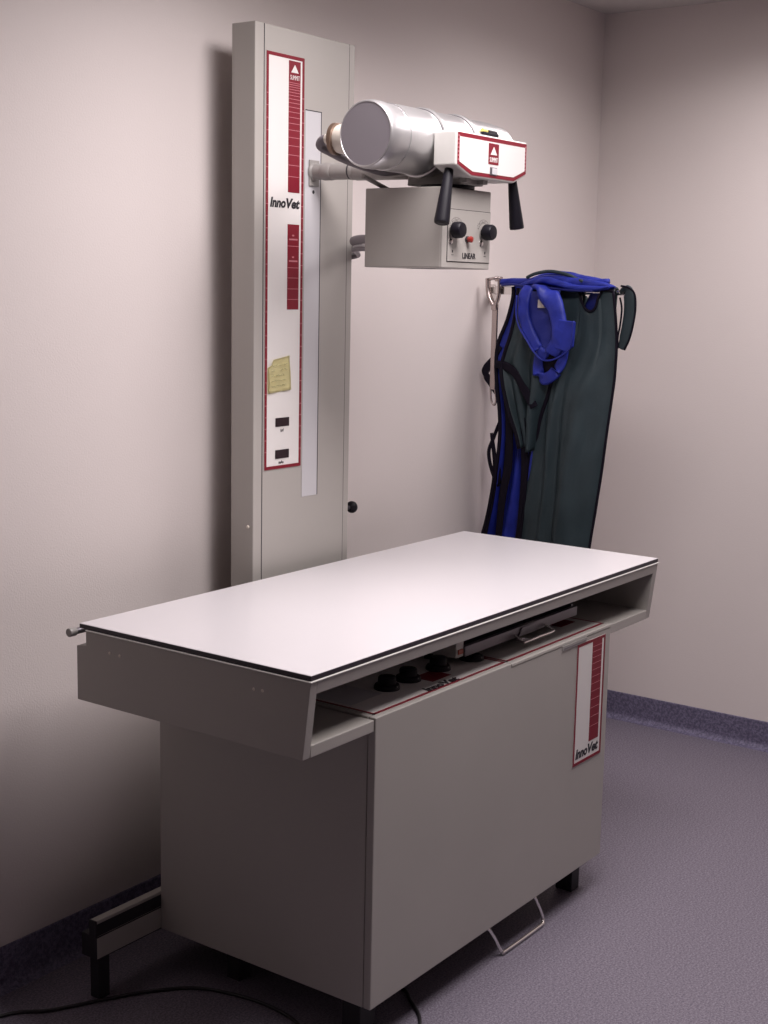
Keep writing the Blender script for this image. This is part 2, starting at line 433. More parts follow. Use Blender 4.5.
# scale label
f = MB()
dx0, dx1, dz0, dz1 = .671, .819, 1.182, 2.229
f.box(dx0, dx1, yy-.0012, yy, dz0, dz1, M['decal'], .0003, 1)
frame_rect(f, dx0, dx1, dz0, dz1, yy-.0012, .0085, M['red'])
for k in range(31):
    z = dz1-.1-k*.030
    for xx in (dx0, dx1-.0085): f.box(xx, xx+.0085, yy-.0022, yy-.0016, z-.0008, z+.0008, M['redl'])
ex0, ex1 = .757, .803
f.box(ex0, ex1, yy-.0019, yy-.001, 1.892, 2.217, M['red'])
def emblem(f, x0, x1, zb, zt_, y):
    w = x1-x0; cx = (x0+x1)/2; hh = zt_-zb
    f.prism([(-.32*w, 0), (.32*w, 0), (0, .40*hh)], (cx, y, zb+.46*hh), X, Z, .0006, M['decal'])
    f.text('SUMMIT', (x0+.10*w, y-.0001, zb+.10*hh), X, Z, .34*hh, M['decal'], width=.80*w, bold=.0)
emblem(f, ex0, ex1, 2.166, 2.215, yy-.0019)
bars(f, ex0, ex1, 1.900, 2.168, yy-.0019, 18, 1.115, M['redl'], .0014)
f.box(ex0, ex1, yy-.0019, yy-.001, 1.595, 1.812, M['red'])
for z in (1.757, 1.702, 1.676, 1.648, 1.621): f.box(ex0, ex1, yy-.0023, yy-.0018, z-.0007, z+.0007, M['redl'])
for z in (1.776, 1.721):
    f.box(ex0+.006, ex1-.006, yy-.0022, yy-.0018, z-.004, z, M['redl'])
    f.box(ex0+.018, ex0+.026, yy-.0022, yy-.0018, z+.006, z+.010, M['redl'])
f.logo((.686, yy-.0014, 1.853), X, Z, .033, .115)
f.text('kV', (.735, yy-.0013, 1.278), X, Z, .012, M['ink'], bold=.0002)
f.text('mAs', (.728, yy-.0013, 1.195), X, Z, .011, M['ink'], bold=.0002)
sp = f.build('scale_panel', ts); sp['label'] = 'long white label with red border and red graduated bars'
for z in (1.304, 1.220):
    g = MB(); g.box(.714, .769, yy-.0030, yy-.0012, z-.0115, z+.0115, M['win'], .0006, 1); g.build('display_window', sp)
f = MB(); f.cyl((QX1-.001, -.130, 1.032), (QX1+.056, -.130, 1.032), .006, M['dsteel'], seg=14)
f.lathe([(0, .006), (.003, .012), (.009, .0165), (.015, .0175), (.021, .016), (.027, .010), (.029, .002)], (QX1+.052, -.130, 1.032), X, M['blkp'], 28)
f.build('side_knob', ts)['label'] = 'black ball knob'
f = MB()
f.lathe([(0, .0045), (.003, .004), (.004, .001)], (QX0, -.150, 1.037), (-1, 0, 0), M['cream'], 14).build('screw', ts)
for x in (.69, .97): MB().lathe([(0, .004), (.003, .004), (.004, .001)], (x, -.15, QZ), Z, M['dsteel'], 14).build('screw', ts)
# ---------------------------------------------------------------- tube head
TCY, TCZ, TR = -.560, 2.000, .0755
tx0, tx1 = .560, 1.115
xt = thing('x_ray_tube', (.87, TCY, 1.92), 'silver cylindrical X-ray tube head on a grey telescopic arm, above the table', 'x-ray tube')
# telescopic arm from the carriage in the strip
ax_, az_ = .860, 1.950
f = MB()
def pa(y): return (ax_, y, az_-(-.168-y)*.012)
f.lathe([(0, .024), (.006, .024), (.010, .0205), (.045, .0205)], pa(-.1695), (0, -1, 0), M['arm'], 28)
f.prism([(-.020, -.036), (.020, -.036), (.020, .030), (-.020, .030)], (ax_, -.1695, az_), X, Z, .004, M['arm'], .001)
f.cyl(pa(-.205), pa(-.235), .0225, M['arm'], bev=.002)
f.cyl(pa(-.232), pa(-.300), .0210, M['arm'])
f.cyl(pa(-.297), pa(-.312), .0228, M['arm'], bev=.001)
f.cyl(pa(-.310), pa(-.665), .0240, M['arm'], bev=.002)
f.cyl(pa(-.292), pa(-.297), .0214, M['dsteel'])
f.build('telescopic_arm', xt)

f = MB()
pr = [(0.012, TR-.001), (.075, TR-.001), (.0755, TR+.001), (.208, TR+.001), (.210, TR+.006), (.222, TR+.006), (.224, TR+.001), (.350, TR+.001), (.352, TR+.006), (.364, TR+.006), (.366, TR+.001),
      (tx1-tx0-.05, TR), (tx1-tx0-.012, TR-.003)]
f.lathe(pr, (tx0, TCY, TCZ), X, M['alu'], 64)
for d in (.2065, .2235, .3485, .3655): f.lathe([(d, TR-.001), (d, TR+.0022), (d+.0022, TR+.0022), (d+.0022, TR-.001)], (tx0, TCY, TCZ), X, M['dsteel'], 64, cap=False)
f.build('housing_cylinder', xt)
f = MB(); f.lathe([(.0012, TR-.0055), (.006, TR-.0055)], (tx0, TCY, TCZ), X, M['aluc'], 64)
f.lathe([(.0016, TR-.0058), (.0002, TR-.0050), (.0002, TR-.0040), (.0018, TR-.0018), (.006, TR-.0002), (.0125, TR+.0008)], (tx0, TCY, TCZ), X, M['alu'], 64, cap=False)
f.lathe([(.0, TR-.0015), (.010, TR+.0012), (.030, TR+.0012), (.033, TR-.002)], (tx0+.006, TCY, TCZ), X, M['alu'], 64, cap=False)
f.build('end_cap', xt)['label'] = 'flat grey end cap'
f = MB(); f.lathe([(0, TR-.003), (.006, TR-.006), (.012, TR-.016), (.014, .01)], (tx1-.013, TCY, TCZ), X, M['alu'], 64); f.build('end_cap', xt)
f = MB(); f.box(.628, .636, TCY-.052, TCY-.050, TCZ+.052, TCZ+.055, M['ink']); f.build('screw', xt)
# cradle underneath
f = MB()
f.prism([(-.045, 0), (.045, 0), (.040, .030), (-.040, .030)], (ax_, -.50, 1.9035), X, Z, .165, M['arm'], .003)
f.build('cradle', xt)
f = MB()
f.cyl((ax_, -.590, 1.8945), (ax_, -.590, 1.9035), .066, M['blkp'], seg=40)
f.build('swivel_plate', xt)
# high voltage socket, plug, cable loop at the back
f = MB(); hx = .645; hd_ = Vector((-.10, 1, .04)).normalized(); ho = Vector((hx, -.502, 1.998))
f.lathe([(0, .034), (.060, .036), (.070, .034), (.080, .032)], ho, hd_, M['cream'], 32)
f.lathe([(.076, .030), (.080, .0375), (.090, .0375), (.094, .028)], ho, hd_, M['brass'], 32)
f.lathe([(.092, .022), (.100, .020), (.106, .013), (.114, .011)], ho, hd_, M['cream'], 24)
f.build('cable_socket', xt)['label'] = 'cream cable socket with brown ring'
q = ho+hd_*.108
f = MB(); f.tube([q, q+hd_*.015+Vector((0, 0, -.002)), q+Vector((.004, .026, -.014)), q+Vector((.026, .014, -.026)), q+Vector((.055, -.015, -.044)), q+Vector((.095, -.05, -.060)), (.765, -.475, 1.934), (.79, -.53, 1.945)], [.010, .0105, .011, .011, .011, .011, .011, .011], M['cable'], 14)
f.build('high_voltage_cable', xt)
# front console with handles
cx0, cx1, cyf, cyb = .724, 1.047, -.700, -.637
zt0, zb0, zc0 = 2.0185, 1.9165, 1.9395
con = [(cx0, zt0), (cx0, zc0), (cx0+.066, zb0), (cx1-.058, zb0), (cx1, zc0), (cx1, zt0)]
f = MB(); f.prism([(a, c) for a, c in con], (0, cyb, 0), X, Z, (cyb-cyf), M['paint2'], .004, 3)
cs = f.build('control_housing', xt); cs['label'] = 'pale octagonal console with a red bordered face'
f = MB(); y_ = cyf-.0003
ins = .004
face = [(cx0+ins+.002, zt0-ins), (cx0+ins+.002, zc0+.003), (cx0+.068, zb0+ins+.001), (cx1-.060, zb0+ins+.001), (cx1-ins, zc0+.003), (cx1-ins, zt0-ins)]
f.prism(face, (0, y_, 0), X, Z, .0008, M['red'])
g = .0095
inner = [(cx0+ins+.0095, zt0-ins-g), (cx0+ins+.0095, zc0+.009), (cx0+.072, zb0+ins+g), (cx1-.064, zb0+ins+g), (cx1-ins-.0075, zc0+.009), (cx1-ins-.0075, zt0-ins-g)]
f.prism(inner, (0, y_-.0006, 0), X, Z, .0008, M['decal'])
for k in range(7):
    z = zc0+.012+k*.009
    for xx in (cx0+ins+.002, cx1-ins-.0075): f.box(xx, xx+.0075, y_-.0013, y_-.0008, z, z+.0028, M['redl'])
f.box(.864, .910, y_-.0020, y_-.0012, 1.9525, 2.0015, M['red'])
emblem(f, .864, .910, 1.9535, 2.0005, y_-.0020)
f.build('face_label', cs)['label'] = 'white face with red border and red emblem'
f = MB(); f.box(.872, .904, y_-.0030, y_-.0012, 1.9275, 1.9465, M['steel'], .0008, 1); f.box(.880, .902, y_-.0050, y_-.0028, 1.929, 1.944, M['strip'], .0008, 1); f.build('slide_switch', cs)
for xx in (.800, .876): MB().box(xx, xx+.020, -.682, -.660, zb0-.010, zb0+.002, M['arm'], .001).build('mounting_lug', cs)
for (p0, p1) in (((.746, -.668, 1.934), (.705, -.678, 1.806)), ((1.034, -.668, 1.930), (1.052, -.676, 1.808))):
    a, c = Vector(p0), Vector(p1); L = (c-a).length
    h = MB(); h.lathe([(0, .0105), (L*.1, .0115), (L*.95, .0185), (L*.99, .0178), (L, .0150)], a, c-a, M['blkp'], 28)
    h.lathe([(L-.0005, .0085), (L+.001, .008)], a, c-a, M['ink'], 20)
    h.build('handle', cs)['label'] = 'black tapered handle'
# spirit level on top of the tube behind the console
f = MB(); f.box(.945, 1.020, -.6345, -.612, 2.022, 2.040, M['blkp'], .002)
f.lathe([(0, .0055), (.020, .0055)], (.950, -.628, 2.0425), X, M['vial'], 14)
f.lathe([(0, .0055), (.040, .0050)], (.975, -.628, 2.0415), X, M['blkp'], 14)
f.build('spirit_level', xt)['label'] = 'yellow and black level vial'

# ---------------------------------------------------------------- collimator
kx0, kx1, kyf, kyb, kz0, kz1 = .743, .958, -.655, -.427, 1.705, 1.894
co = thing('collimator', (.85, -.54, kz0), 'boxy putty grey light collimator with two black knobs hanging under the tube head', 'collimator')
f = MB(); f.box(kx0, kx1, kyf+.004, kyb, kz0, kz1, M['paint'], .003, 3)
f.box(kx0+.0005, kx1-.0005, kyf, kyf+.006, kz0, kz1, M['paint'], .0025, 2)
f.box(.82, .90, -.58, -.50, kz0-.0005, kz0+.001, M['blkp'])
f.build('case', co)
f = MB(); y_ = kyf-.0001
px0, px1, pz0, pz1 = .7655, .9545, 1.7215, 1.8430
f.box(px0-.0015, px1+.0015, y_-.0008, y_, pz0-.0015, pz1+.0015, M['ink'])
f.box(px0, px1, y_-.0022, y_, pz0, pz1, M['paint'], .0004, 1)
f.text('LINEAR', (.829, y_-.0022, 1.7295), X, Z, .0185, M['ink'], bold=.0006, width=.060)
for kx in (.800, .922):
    for k in range(11):
        a = PI*(.12+.076*k)
        f.box(-.0005, .0005, -.0003, .0003, .022, .0265 if k % 2 else .029, M['ink'], T=Matrix.Translation((kx, y_-.0024, 1.794)) @ Matrix.Rotation(a-PI/2, 4, 'Y'))
    ring = [(kx+.031*math.cos(PI*(.15+.07*k)), y_-.0023, 1.794+.031*math.sin(PI*(.15+.07*k))) for k in range(11)]
    f.tube(ring, .00035, M['ink'], 4, sub=2)
for kx in (.784, .930):
    f.box(kx, kx+.004, y_-.0026, y_-.0020, 1.742, 1.748, M['ink']); f.box(kx-.003, kx+.007, y_-.0025, y_-.002, 1.736, 1.7372, M['ink'])
kp = f.build('knob_panel', co)
for kx in (.782, .920):
    k = MB(); k.lathe([(0, .010), (.006, .010), (.007, .0185), (.010, .0195), (.027, .0190), (.031, .0165), (.032, .004)], (kx, y_-.0022, 1.7945), (0, -1, 0), M['blkp'], 30)
    k.build('adjustment_knob', co)
for kx in (.7755, .912):
    k = MB(); k.lathe([(0, .0075), (.002, .0075), (.004, .005), (.0045, .001)], (kx, y_-.0022, 1.768), (0, -1, 0), M['chrome'], 20); k.build('chrome_stud', co)
k = MB(); k.lathe([(0, .008), (.004, .008), (.005, .0062)], (.848, y_-.0022, 1.775), (0, -1, 0), M['ink'], 20)
k.lathe([(.004, .006), (.012, .0080), (.015, .0070), (.0165, .002)], (.848, y_-.0022, 1.775), (0, -1, 0), M['redp'], 22)
k.build('push_button', co)['label'] = 'small red push button'
f = MB(); f.cyl((.695, -.455, 1.9190), (.806, -.455, 1.8925), .0055, M['arm'])
f.build('support_strut', co)
f = MB()
for dz, r, m in ((0.004, .0115, 'cable'), (-.012, .0035, 'strip'), (-.020, .0060, 'cable')):
    f.tube([(.790, -.418, 1.766+dz), (.83, -.36, 1.772+dz), (.92, -.26, 1.772+dz), (1.02, -.195, 1.768+dz), (1.066, -.165, 1.762+dz), (1.078, -.130, 1.757+dz), (1.066, -.090, 1.752+dz), (1.02, -.055, 1.75+dz)], r, M[m], 12)
f.box(.77, .80, -.428, -.415, 1.725, 1.78, M['blkp'], .002)
f.build('lamp_cable', co)

# ---------------------------------------------------------------- sticky note
f = MB()
nb = bmesh.new(); nx, nz = 8, 10; grid = []
for j in range(nz+1):
    row = []
    for i in range(nx+1):
        u, v = i/nx, j/nz
        x = .681+.0865*u+.006*(1-v)*u; z = 1.382+.084*v+.010*(u-.2)*(v*.6+.7)
        lift = .0012+.004*(1-v)**2*abs(u-.5)+.0014*math.sin(u*6+v*4)**2
        if u < .25 and v > .8: x += .010*(v-.8)/.2*(1-u*4); z -= .012*(v-.8)/.2*(1-u*4); lift += .003
        row.append(nb.verts.new((x, -.1695-lift, z)))
    grid.append(row)
for j in range(nz):
    for i in range(nx): nb.faces.new((grid[j][i], grid[j][i+1], grid[j+1][i+1], grid[j+1][i]))
ext = bmesh.ops.solidify(nb, geom=nb.faces[:], thickness=.0006)
f.absorb(nb, M['yellow'], True)
random.seed(9)
for r_ in range(5):
    zz = 1.452-.0135*r_
    xx = .692
    while xx < .752:
        w = random.uniform(.008, .018)
        if random.random() < .8:
            f.tube([(xx+w*k/4, -.1748, zz+.0045*((xx-.69)/.06)+random.uniform(-.002, .002)) for k in range(5)], .0006, M['pencil'], 4, sub=3)
        xx += w+.004
tag(f.build('sticky_note', origin=(.725, -.1695, 1.39)), 'crumpled yellow sticky note with faint writing stuck on the white column scale', 'note')

# ---------------------------------------------------------------- floor cable
f = MB()
f.tube([(-.75, -.09, .0045), (-.40, -.065, .0045), (-.158, -.104, .0045), (-.071, -.172, .0045), (.036, -.232, .0045), (.131, -.290, .0045), (.214, -.373, .0045), (.250, -.503, .0045), (.245, -.62, .0045), (.205, -.74, .0045), (.23, -.87, .0045),
        (.33, -.905, .0045), (.42, -.865, .0045), (.475, -.80, .0045), (.508, -.755, .0045), (.52, -.66, .0045), (.50, -.5, .0045)], .0042, M['cableb'], 8)
tag(f.build('power_cord', origin=(.1, -.3, 0)), 'black power cord curving over the floor from the left wall under the table cabinet', 'cord')

# ---------------------------------------------------------------- apron rack
RX, RZ = 1.98, 1.655
rk = thing('apron_rack', (RX, -.03, 1.60), 'chrome wall rack with a straight hanger arm holding the lead aprons by the corner', 'rack')
f = MB(); f.box(2.020, 2.060, -.008, 0, 1.61, 1.675, M['chrome'], .003)
f.prism([(2.030, -.006), (2.050, -.006), (2.050, -.030), (1.990, -.090), (1.965, -.090), (1.965, -.070)], (0, 0, RZ-.012), X, Y, .024, M['chrome'], .002); f.build('wall_bracket', rk)
f = MB()
f.tube([(RX, -.075, RZ+.001), (RX, -.30, RZ), (RX, -.535, RZ)], .0085, M['chrome'], 14)
f.lathe([(0, .0085), (.004, .012), (.012, .012), (.016, .006)], (RX, -.533, RZ), (0, -1, 0), M['chrome'], 16)
f.prism([(-.205, .004), (-.19, .012), (-.06, .014), (-.06, -.014), (-.19, -.012), (-.205, -.004)], (RX-.016, 0, RZ), Y, Z, .008, M['chrome'], .002)
f.build('hanger_arm', rk)
# second arm folded down: open link at the top, flat wand below
f = MB()
wx = 1.955
f.band([(wx, -.040, 1.690), (wx, -.078, 1.6965)], [.018, .018], [X, X], .009, M['rod'])
f.band([(wx, -.038, 1.694), (wx, -.041, 1.655), (wx, -.050, 1.628), (wx, -.064, 1.606)], [.018, .020, .022, .020], [X]*4, .013, M['rod'])
f.band([(wx, -.082, 1.699), (wx, -.084, 1.655), (wx, -.080, 1.628), (wx, -.070, 1.606)], [.018, .018, .018, .018], [X]*4, .008, M['rod'])
f.box(wx-.006, wx+.018, -.086, -.066, 1.684, 1.700, M['rod'], .003)
f.box(wx-.008, wx+.008, -.080, -.056, 1.588, 1.613, M['rod'], .005)
f.build('link_bracket', rk)
f = MB()
f.box(wx-.004, wx+.004, -.0805, -.0590, 1.325, 1.598, M['rod'], .0025)
f.tube([(wx, -.0620, 1.330), (wx, -.0640, 1.300), (wx, -.070, 1.280), (wx, -.0780, 1.274), (wx, -.0840, 1.284), (wx, -.083, 1.304), (wx, -.0780, 1.330)], .0034, M['rod'], 8)
f.build('folded_wand', rk)

# ---------------------------------------------------------------- lead aprons
def interp(poly, z):
    """poly: (y,z) from top to bottom -> y at z"""
    for (y0, z0), (y1, z1) in zip(poly, poly[1:]):
        if z0 >= z >= z1: return y0+(y1-y0)*(z0-z)/max(1e-6, z0-z1)
    return poly[0][0] if z > poly[0][1] else poly[-1][0]
def smooth_poly(poly, sub=6):
    P, _ = smooth_path([(0, a, c) for a, c in poly], 1., False, sub)
    return [(p.y, p.z) for p in P]
def apron_mesh(f, top, L, R, zb, xf, xb, fold, nu, nv, m, th=.006, shoulder=1.64, bar=(RX, RZ), back=True, rim=True):
    """draped panel: front sheet, over the arm at the shoulders, back sheet."""
    L, R = smooth_poly(L), smooth_poly(R)
    bm = bmesh.new(); cols = []
    arc = 6; br = .018
    for i in range(nu+1):
        u = i/nu
        # sample the top profile by arc fraction
        s = u*(len(top)-1); k = min(int(s), len(top)-2); t = s-k
        yt = top[k][0]+(top[k+1][0]-top[k][0])*t; zt_ = top[k][1]+(top[k+1][1]-top[k][1])*t
        lz, rz = interp(L, zt_), interp(R, zt_)
        u0 = (yt-lz)/(rz-lz) if abs(rz-lz) > 1e-6 else u
        front, bk = [], []
        zbb = zb+fold(u, 0, 'hem')
        for j in range(nv+1):
            v = j/nv
            z = zbb+(zt_-zbb)*v
            ww = (1-v); uu = u+(u0-u)*max(0, 1-ww*3.5)
            y = interp(L, z)+(interp(R, z)-interp(L, z))*uu
            ease = min(1, max(0, (zt_-z)/.25))
            front.append(bm.verts.new((xf+(bar[0]-br-xf)*(1-ease)*(.8 if zt_ > shoulder else .2)-fold(u, z, 'front')*(.2+.8*ease), y, z)))
            bk.append(bm.verts.new((xb+(bar[0]+br-xb)*(1-ease)*(.8 if zt_ > shoulder else .2)+fold(1-u, z, 'front')*.6*ease, y+(.018+.050*uu)*ease+.006, z)))
        ov = None
        if zt_ > shoulder:
            ov = [bm.verts.new((bar[0]-math.cos(PI*(q+1)/(arc+1))*br*1.02, yt, zt_+math.sin(PI*(q+1)/(arc+1))*(br*.75))) for q in range(arc)]
        cols.append((front, ov, bk))
    for i in range(nu):
        A, B = cols[i], cols[i+1]
        for j in range(nv):
            bm.faces.new((A[0][j], B[0][j], B[0][j+1], A[0][j+1]))
            if back: bm.faces.new((A[2][j], A[2][j+1], B[2][j+1], B[2][j]))
        if A[1] and B[1] and back:
            pa_, pb_ = A[0][nv], B[0][nv]
            for q in range(arc):
                bm.faces.new((pa_, pb_, B[1][q], A[1][q])); pa_, pb_ = A[1][q], B[1][q]
            bm.faces.new((pa_, pb_, B[2][nv], A[2][nv]))
    paths = dict(left=[v.co.copy() for v in cols[0][0]], right=[v.co.copy() for v in cols[-1][0]],
                 top=[c[0][nv].co.copy() for c in cols], hem=[c[0][0].co.copy() for c in cols])
    for v in [v for v in bm.verts if not v.link_faces]: bm.verts.remove(v)
    bmesh.ops.recalc_face_normals(bm, faces=bm.faces)
    bmesh.ops.solidify(bm, geom=bm.faces[:], thickness=th)
    f.absorb(bm, m, True)
    return paths

# front dark green apron
def fold1(u, z, w):
    if w == 'hem': return .006*math.sin(u*9)
    d = max(0, 1.62-z)
    a = .010*math.sin(u*7.5+1.2+z*1.5)*min(1, d/.5)
    a += .016*math.exp(-((u-.22-.16*(1.5-z))/.05)**2)*min(1, d/.3)*(1 if z > .75 else .6)
    a -= .012*math.exp(-((u-.36-.30*(1.25-z))/.045)**2)*min(1, max(0, 1.45-z)/.3)
    a += .010*math.exp(-((u-.62+.1*(1.3-z))/.10)**2)*min(1, d/.5)
    a += .024*math.sin(PI*u)*min(1, d/.4)
    a += .010*math.exp(-((u-.12-.55*(1.40-z))/.035)**2)*min(1, max(0, 1.42-z)/.1)*max(0, min(1, (z-1.0)/.2))
    a += .008*noise.noise(Vector((u*6, z*7, 1)))
    return a
ga = thing('lead_apron', (RX, -.38, .72), 'dark green lead apron hanging at the front of the rack over the chrome arm', 'apron', 'lead aprons on the wall rack')
topG = [(-.305, 1.662), (-.330, 1.664), (-.355, 1.663), (-.376, 1.660), (-.388, 1.640), (-.398, 1.620), (-.410, 1.603), (-.424, 1.594), (-.436, 1.596), (-.446, 1.610), (-.452, 1.630), (-.456, 1.650), (-.462, 1.661), (-.478, 1.662), (-.490, 1.661), (-.500, 1.658)]
LG = [(-.305, 1.68), (-.312, 1.62), (-.318, 1.53), (-.298, 1.44), (-.270, 1.355), (-.246, 1.24), (-.228, 1.10), (-.213, .95), (-.203, .847), (-.195, .70)]
RG = [(-.502, 1.68), (-.516, 1.60), (-.526, 1.50), (-.525, 1.42), (-.519, 1.35), (-.506, 1.233), (-.491, 1.091), (-.476, .959), (-.462, .846), (-.450, .70)]
f = MB(); pG = apron_mesh(f, topG, LG, RG, .725, 1.945, 2.012, fold1, 60, 60, M['green'])
f.build('apron_body', ga)
f = MB()
for key in ('left', 'right', 'top', 'hem'):
    pp = pG[key][::3]+([pG[key][-1]] if (len(pG[key])-1) % 3 else [])
    f.tube([p+Vector((-.002, 0, 0)) for p in pp], .0045, M['trim'], 8, sub=3)
f.build('binding', ga)['label'] = 'black edge binding'
# its lining seen through the neckline
f = MB(); f.band([(1.975, -.432, 1.655), (1.978, -.425, 1.60), (1.985, -.425, 1.55)], [.035, .075, .06], [Y]*3, .006, M['navy']); f.build('lining', ga)

# second apron nearer the wall, its blue reverse showing
def fold2(u, z, w):
    if w == 'hem': return .01*math.sin(u*7)
    d = max(0, 1.62-z)
    return (.014*math.sin(u*16+z*2)+.010*math.sin(u*9-z*4))*min(1, d/.25)+.004*noise.noise(Vector((u*8, z*8, 3)))
sa = thing('lead_apron', (RX, -.15, .72), 'crumpled dark green lead apron with blue reverse, hanging nearest the wall behind the front apron', 'apron', 'lead aprons on the wall rack')
f = MB()
topS = [(-.135, 1.668), (-.19, 1.668), (-.25, 1.668), (-.31, 1.668)]
LS = [(-.130, 1.69), (-.127, 1.594), (-.088, 1.50), (-.082, 1.42), (-.098, 1.32), (-.112, 1.22), (-.110, 1.10), (-.095, 1.0), (-.070, .88), (-.055, .83), (-.042, .70)]
RS = [(-.31, 1.69), (-.31, 1.5), (-.305, 1.40), (-.29, 1.25), (-.275, 1.1), (-.255, .9), (-.25, .70)]
pS = apron_mesh(f, topS, LS, RS, .74, 1.962, 2.030, fold2, 44, 50, M['blue'], shoulder=1.6)
f.build('blue_reverse', sa)['label'] = 'royal blue reverse side in deep folds'
f = MB()
topT = [(-.165, 1.660), (-.20, 1.662), (-.25, 1.662), (-.30, 1.660)]
LT = [(-.165, 1.69), (-.160, 1.594), (-.142, 1.50), (-.118, 1.41), (-.135, 1.33), (-.166, 1.24), (-.195, 1.17), (-.210, 1.10), (-.216, 1.0)]
RT = [(-.30, 1.69), (-.305, 1.5), (-.300, 1.36), (-.266, 1.26), (-.252, 1.17), (-.240, 1.10), (-.232, 1.0)]
pT = apron_mesh(f, topT, LT, RT, 1.14, 1.938, 2.0, fold2, 36, 40, M['green'], shoulder=9, back=False)
f.build('apron_body', sa)
f = MB()
for pp in (pS['left'], pT['left'], pT['right']):
    pp = pp[::4]+[pp[-1]]
    f.tube([p+Vector((-.004, 0, 0)) for p in pp], .0065, M['trim'], 8, sub=3)
# black bands running down the lower part and the belt across
xq = 1.936
f.band([(xq, -.200, 1.24), (xq-.002, -.215, 1.12), (xq, -.213, 1.0), (xq, -.205, .88), (xq, -.190, .74)], [.020, .028, .026, .024, .026], [Y]*5, .005, M['trim'])
f.band([(xq+.004, -.128, 1.33), (xq, -.150, 1.22), (xq+.002, -.150, 1.08), (xq, -.135, .98), (xq, -.125, .86), (xq, -.118, .74)], [.022, .030, .034, .030, .026, .026], [Y]*6, .005, M['trim'])
f.band([(xq+.012, -.075, 1.18), (xq+.006, -.098, 1.06), (xq+.006, -.085, .94), (xq+.006, -.065, .84), (xq+.006, -.055, .74)], [.012, .02, .022, .022, .022], [Y]*5, .005, M['trim'])
f.build('binding', sa)['label'] = 'black edge binding and webbing'
f = MB()
f.band([(1.930, -.095, 1.412), (1.925, -.135, 1.408), (1.918, -.175, 1.388), (1.912, -.210, 1.345), (1.912, -.235, 1.312), (1.915, -.255, 1.280)], [.026, .030, .032, .032, .030, .026], [(0, .35, 1)]*6, .005, M['trim'])
f.band([(1.955, -.095, 1.47), (1.955, -.070, 1.43), (1.955, -.040, 1.385), (1.957, -.062, 1.345), (1.955, -.095, 1.305)], [.016, .022, .034, .024, .018], [(0, 1, .6), (0, 1, .6), (0, .3, 1), (0, 1, -.6), (0, 1, -.6)], .005, M['trim'])
f.build('belt_strap', sa)['label'] = 'black waist strap'
f = MB(); f.tube([(1.955, -.105, 1.225), (1.952, -.082, 1.165), (1.950, -.066, 1.115), (1.952, -.078, 1.055), (1.955, -.105, 1.00)], .0065, M['trim'], 8)
f.tube([(1.957, -.115, 1.20), (1.955, -.105, 1.14), (1.953, -.108, 1.07), (1.955, -.108, 1.01)], .006, M['trim'], 8)
f.build('strap_loop', sa)

# ---------------------------------------------------------------- thyroid collars
# bright blue collar hanging at the front
bc = thing('thyroid_collar', (1.90, -.30, 1.44), 'bright royal blue thyroid collar hanging in a loop at the front of the green apron', 'collar', 'thyroid collars on the rack')
f = MB()
f.band([(1.925, -.212, 1.668), (1.905, -.210, 1.640), (1.900, -.210, 1.590), (1.897, -.224, 1.545), (1.892, -.252, 1.500), (1.890, -.278, 1.466), (1.890, -.310, 1.448)],
       [.045, .046, .044, .042, .040, .038, .03], [(0, 1, .0), (0, 1, .0), (0, 1, .1), (0, 1, .35), (0, 1, .6), (0, 1, 1), (0, .6, 1)], .010, M['blue'], puff=.002, ripple=.003)
f.band([(1.920, -.262, 1.668), (1.895, -.295, 1.652), (1.885, -.328, 1.618), (1.880, -.348, 1.575), (1.876, -.358, 1.530), (1.876, -.354, 1.495), (1.880, -.330, 1.458)],
       [.080, .070, .060, .056, .056, .058, .050], [(0, 1, .3), (0, 1, .55), (0, 1, .45), (0, 1, .2), (0, 1, .05), (0, 1, -.1), (0, 1, -1)], .012, M['blue'], puff=.003, ripple=.003)
f.build('collar_body', bc)
f = MB()
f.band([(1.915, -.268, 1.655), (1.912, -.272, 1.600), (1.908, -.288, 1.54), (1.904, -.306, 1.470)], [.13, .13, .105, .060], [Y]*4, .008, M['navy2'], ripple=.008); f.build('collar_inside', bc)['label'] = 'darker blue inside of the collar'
f = MB(); f.prism([(-.030, .048), (.030, .042), (.026, -.036), (.004, -.052), (-.038, -.044), (-.040, -.005)], (1.868, -.386, 1.520), (0, -1, 0), Z, -.010, M['blue'], .003)
f.build('closure_flap', bc)
f = MB()
f.tube([(1.892, -.188, 1.64), (1.890, -.189, 1.58), (1.887, -.203, 1.54), (1.882, -.235, 1.50), (1.880, -.265, 1.462), (1.878, -.30, 1.438), (1.874, -.345, 1.442), (1.868, -.398, 1.474), (1.858, -.415, 1.51), (1.856, -.418, 1.565)], .003, M['blue'], 6)
f.build('edge_piping', bc)
MB().box(1.896, 1.905, -.288, -.264, 1.602, 1.628, M['tag'], .001).build('care_tag', bc)['label'] = 'small cream care tag'
# second blue collar below it
c2 = thing('thyroid_collar', (1.92, -.31, 1.36), 'smaller blue thyroid collar peeping out below the bright hanging collar', 'collar', 'thyroid collars on the rack')
f = MB()
f.band([(1.930, -.262, 1.47), (1.922, -.258, 1.43), (1.914, -.268, 1.39), (1.906, -.295, 1.375), (1.902, -.330, 1.395), (1.904, -.355, 1.43), (1.908, -.362, 1.47)],
       [.030, .034, .040, .040, .042, .036, .03], [(0, 1, 0), (0, 1, .1), (0, .8, .8), (0, .1, 1), (0, -.6, 1), (0, -1, .5), (0, -1, 0)], .010, M['blue'], ripple=.002)
f.build('collar_body', c2)
MB().band([(1.926, -.30, 1.47), (1.926, -.305, 1.43), (1.924, -.31, 1.395)], [.09, .08, .05], [Y]*3, .006, M['trim']).build('collar_inside', c2)
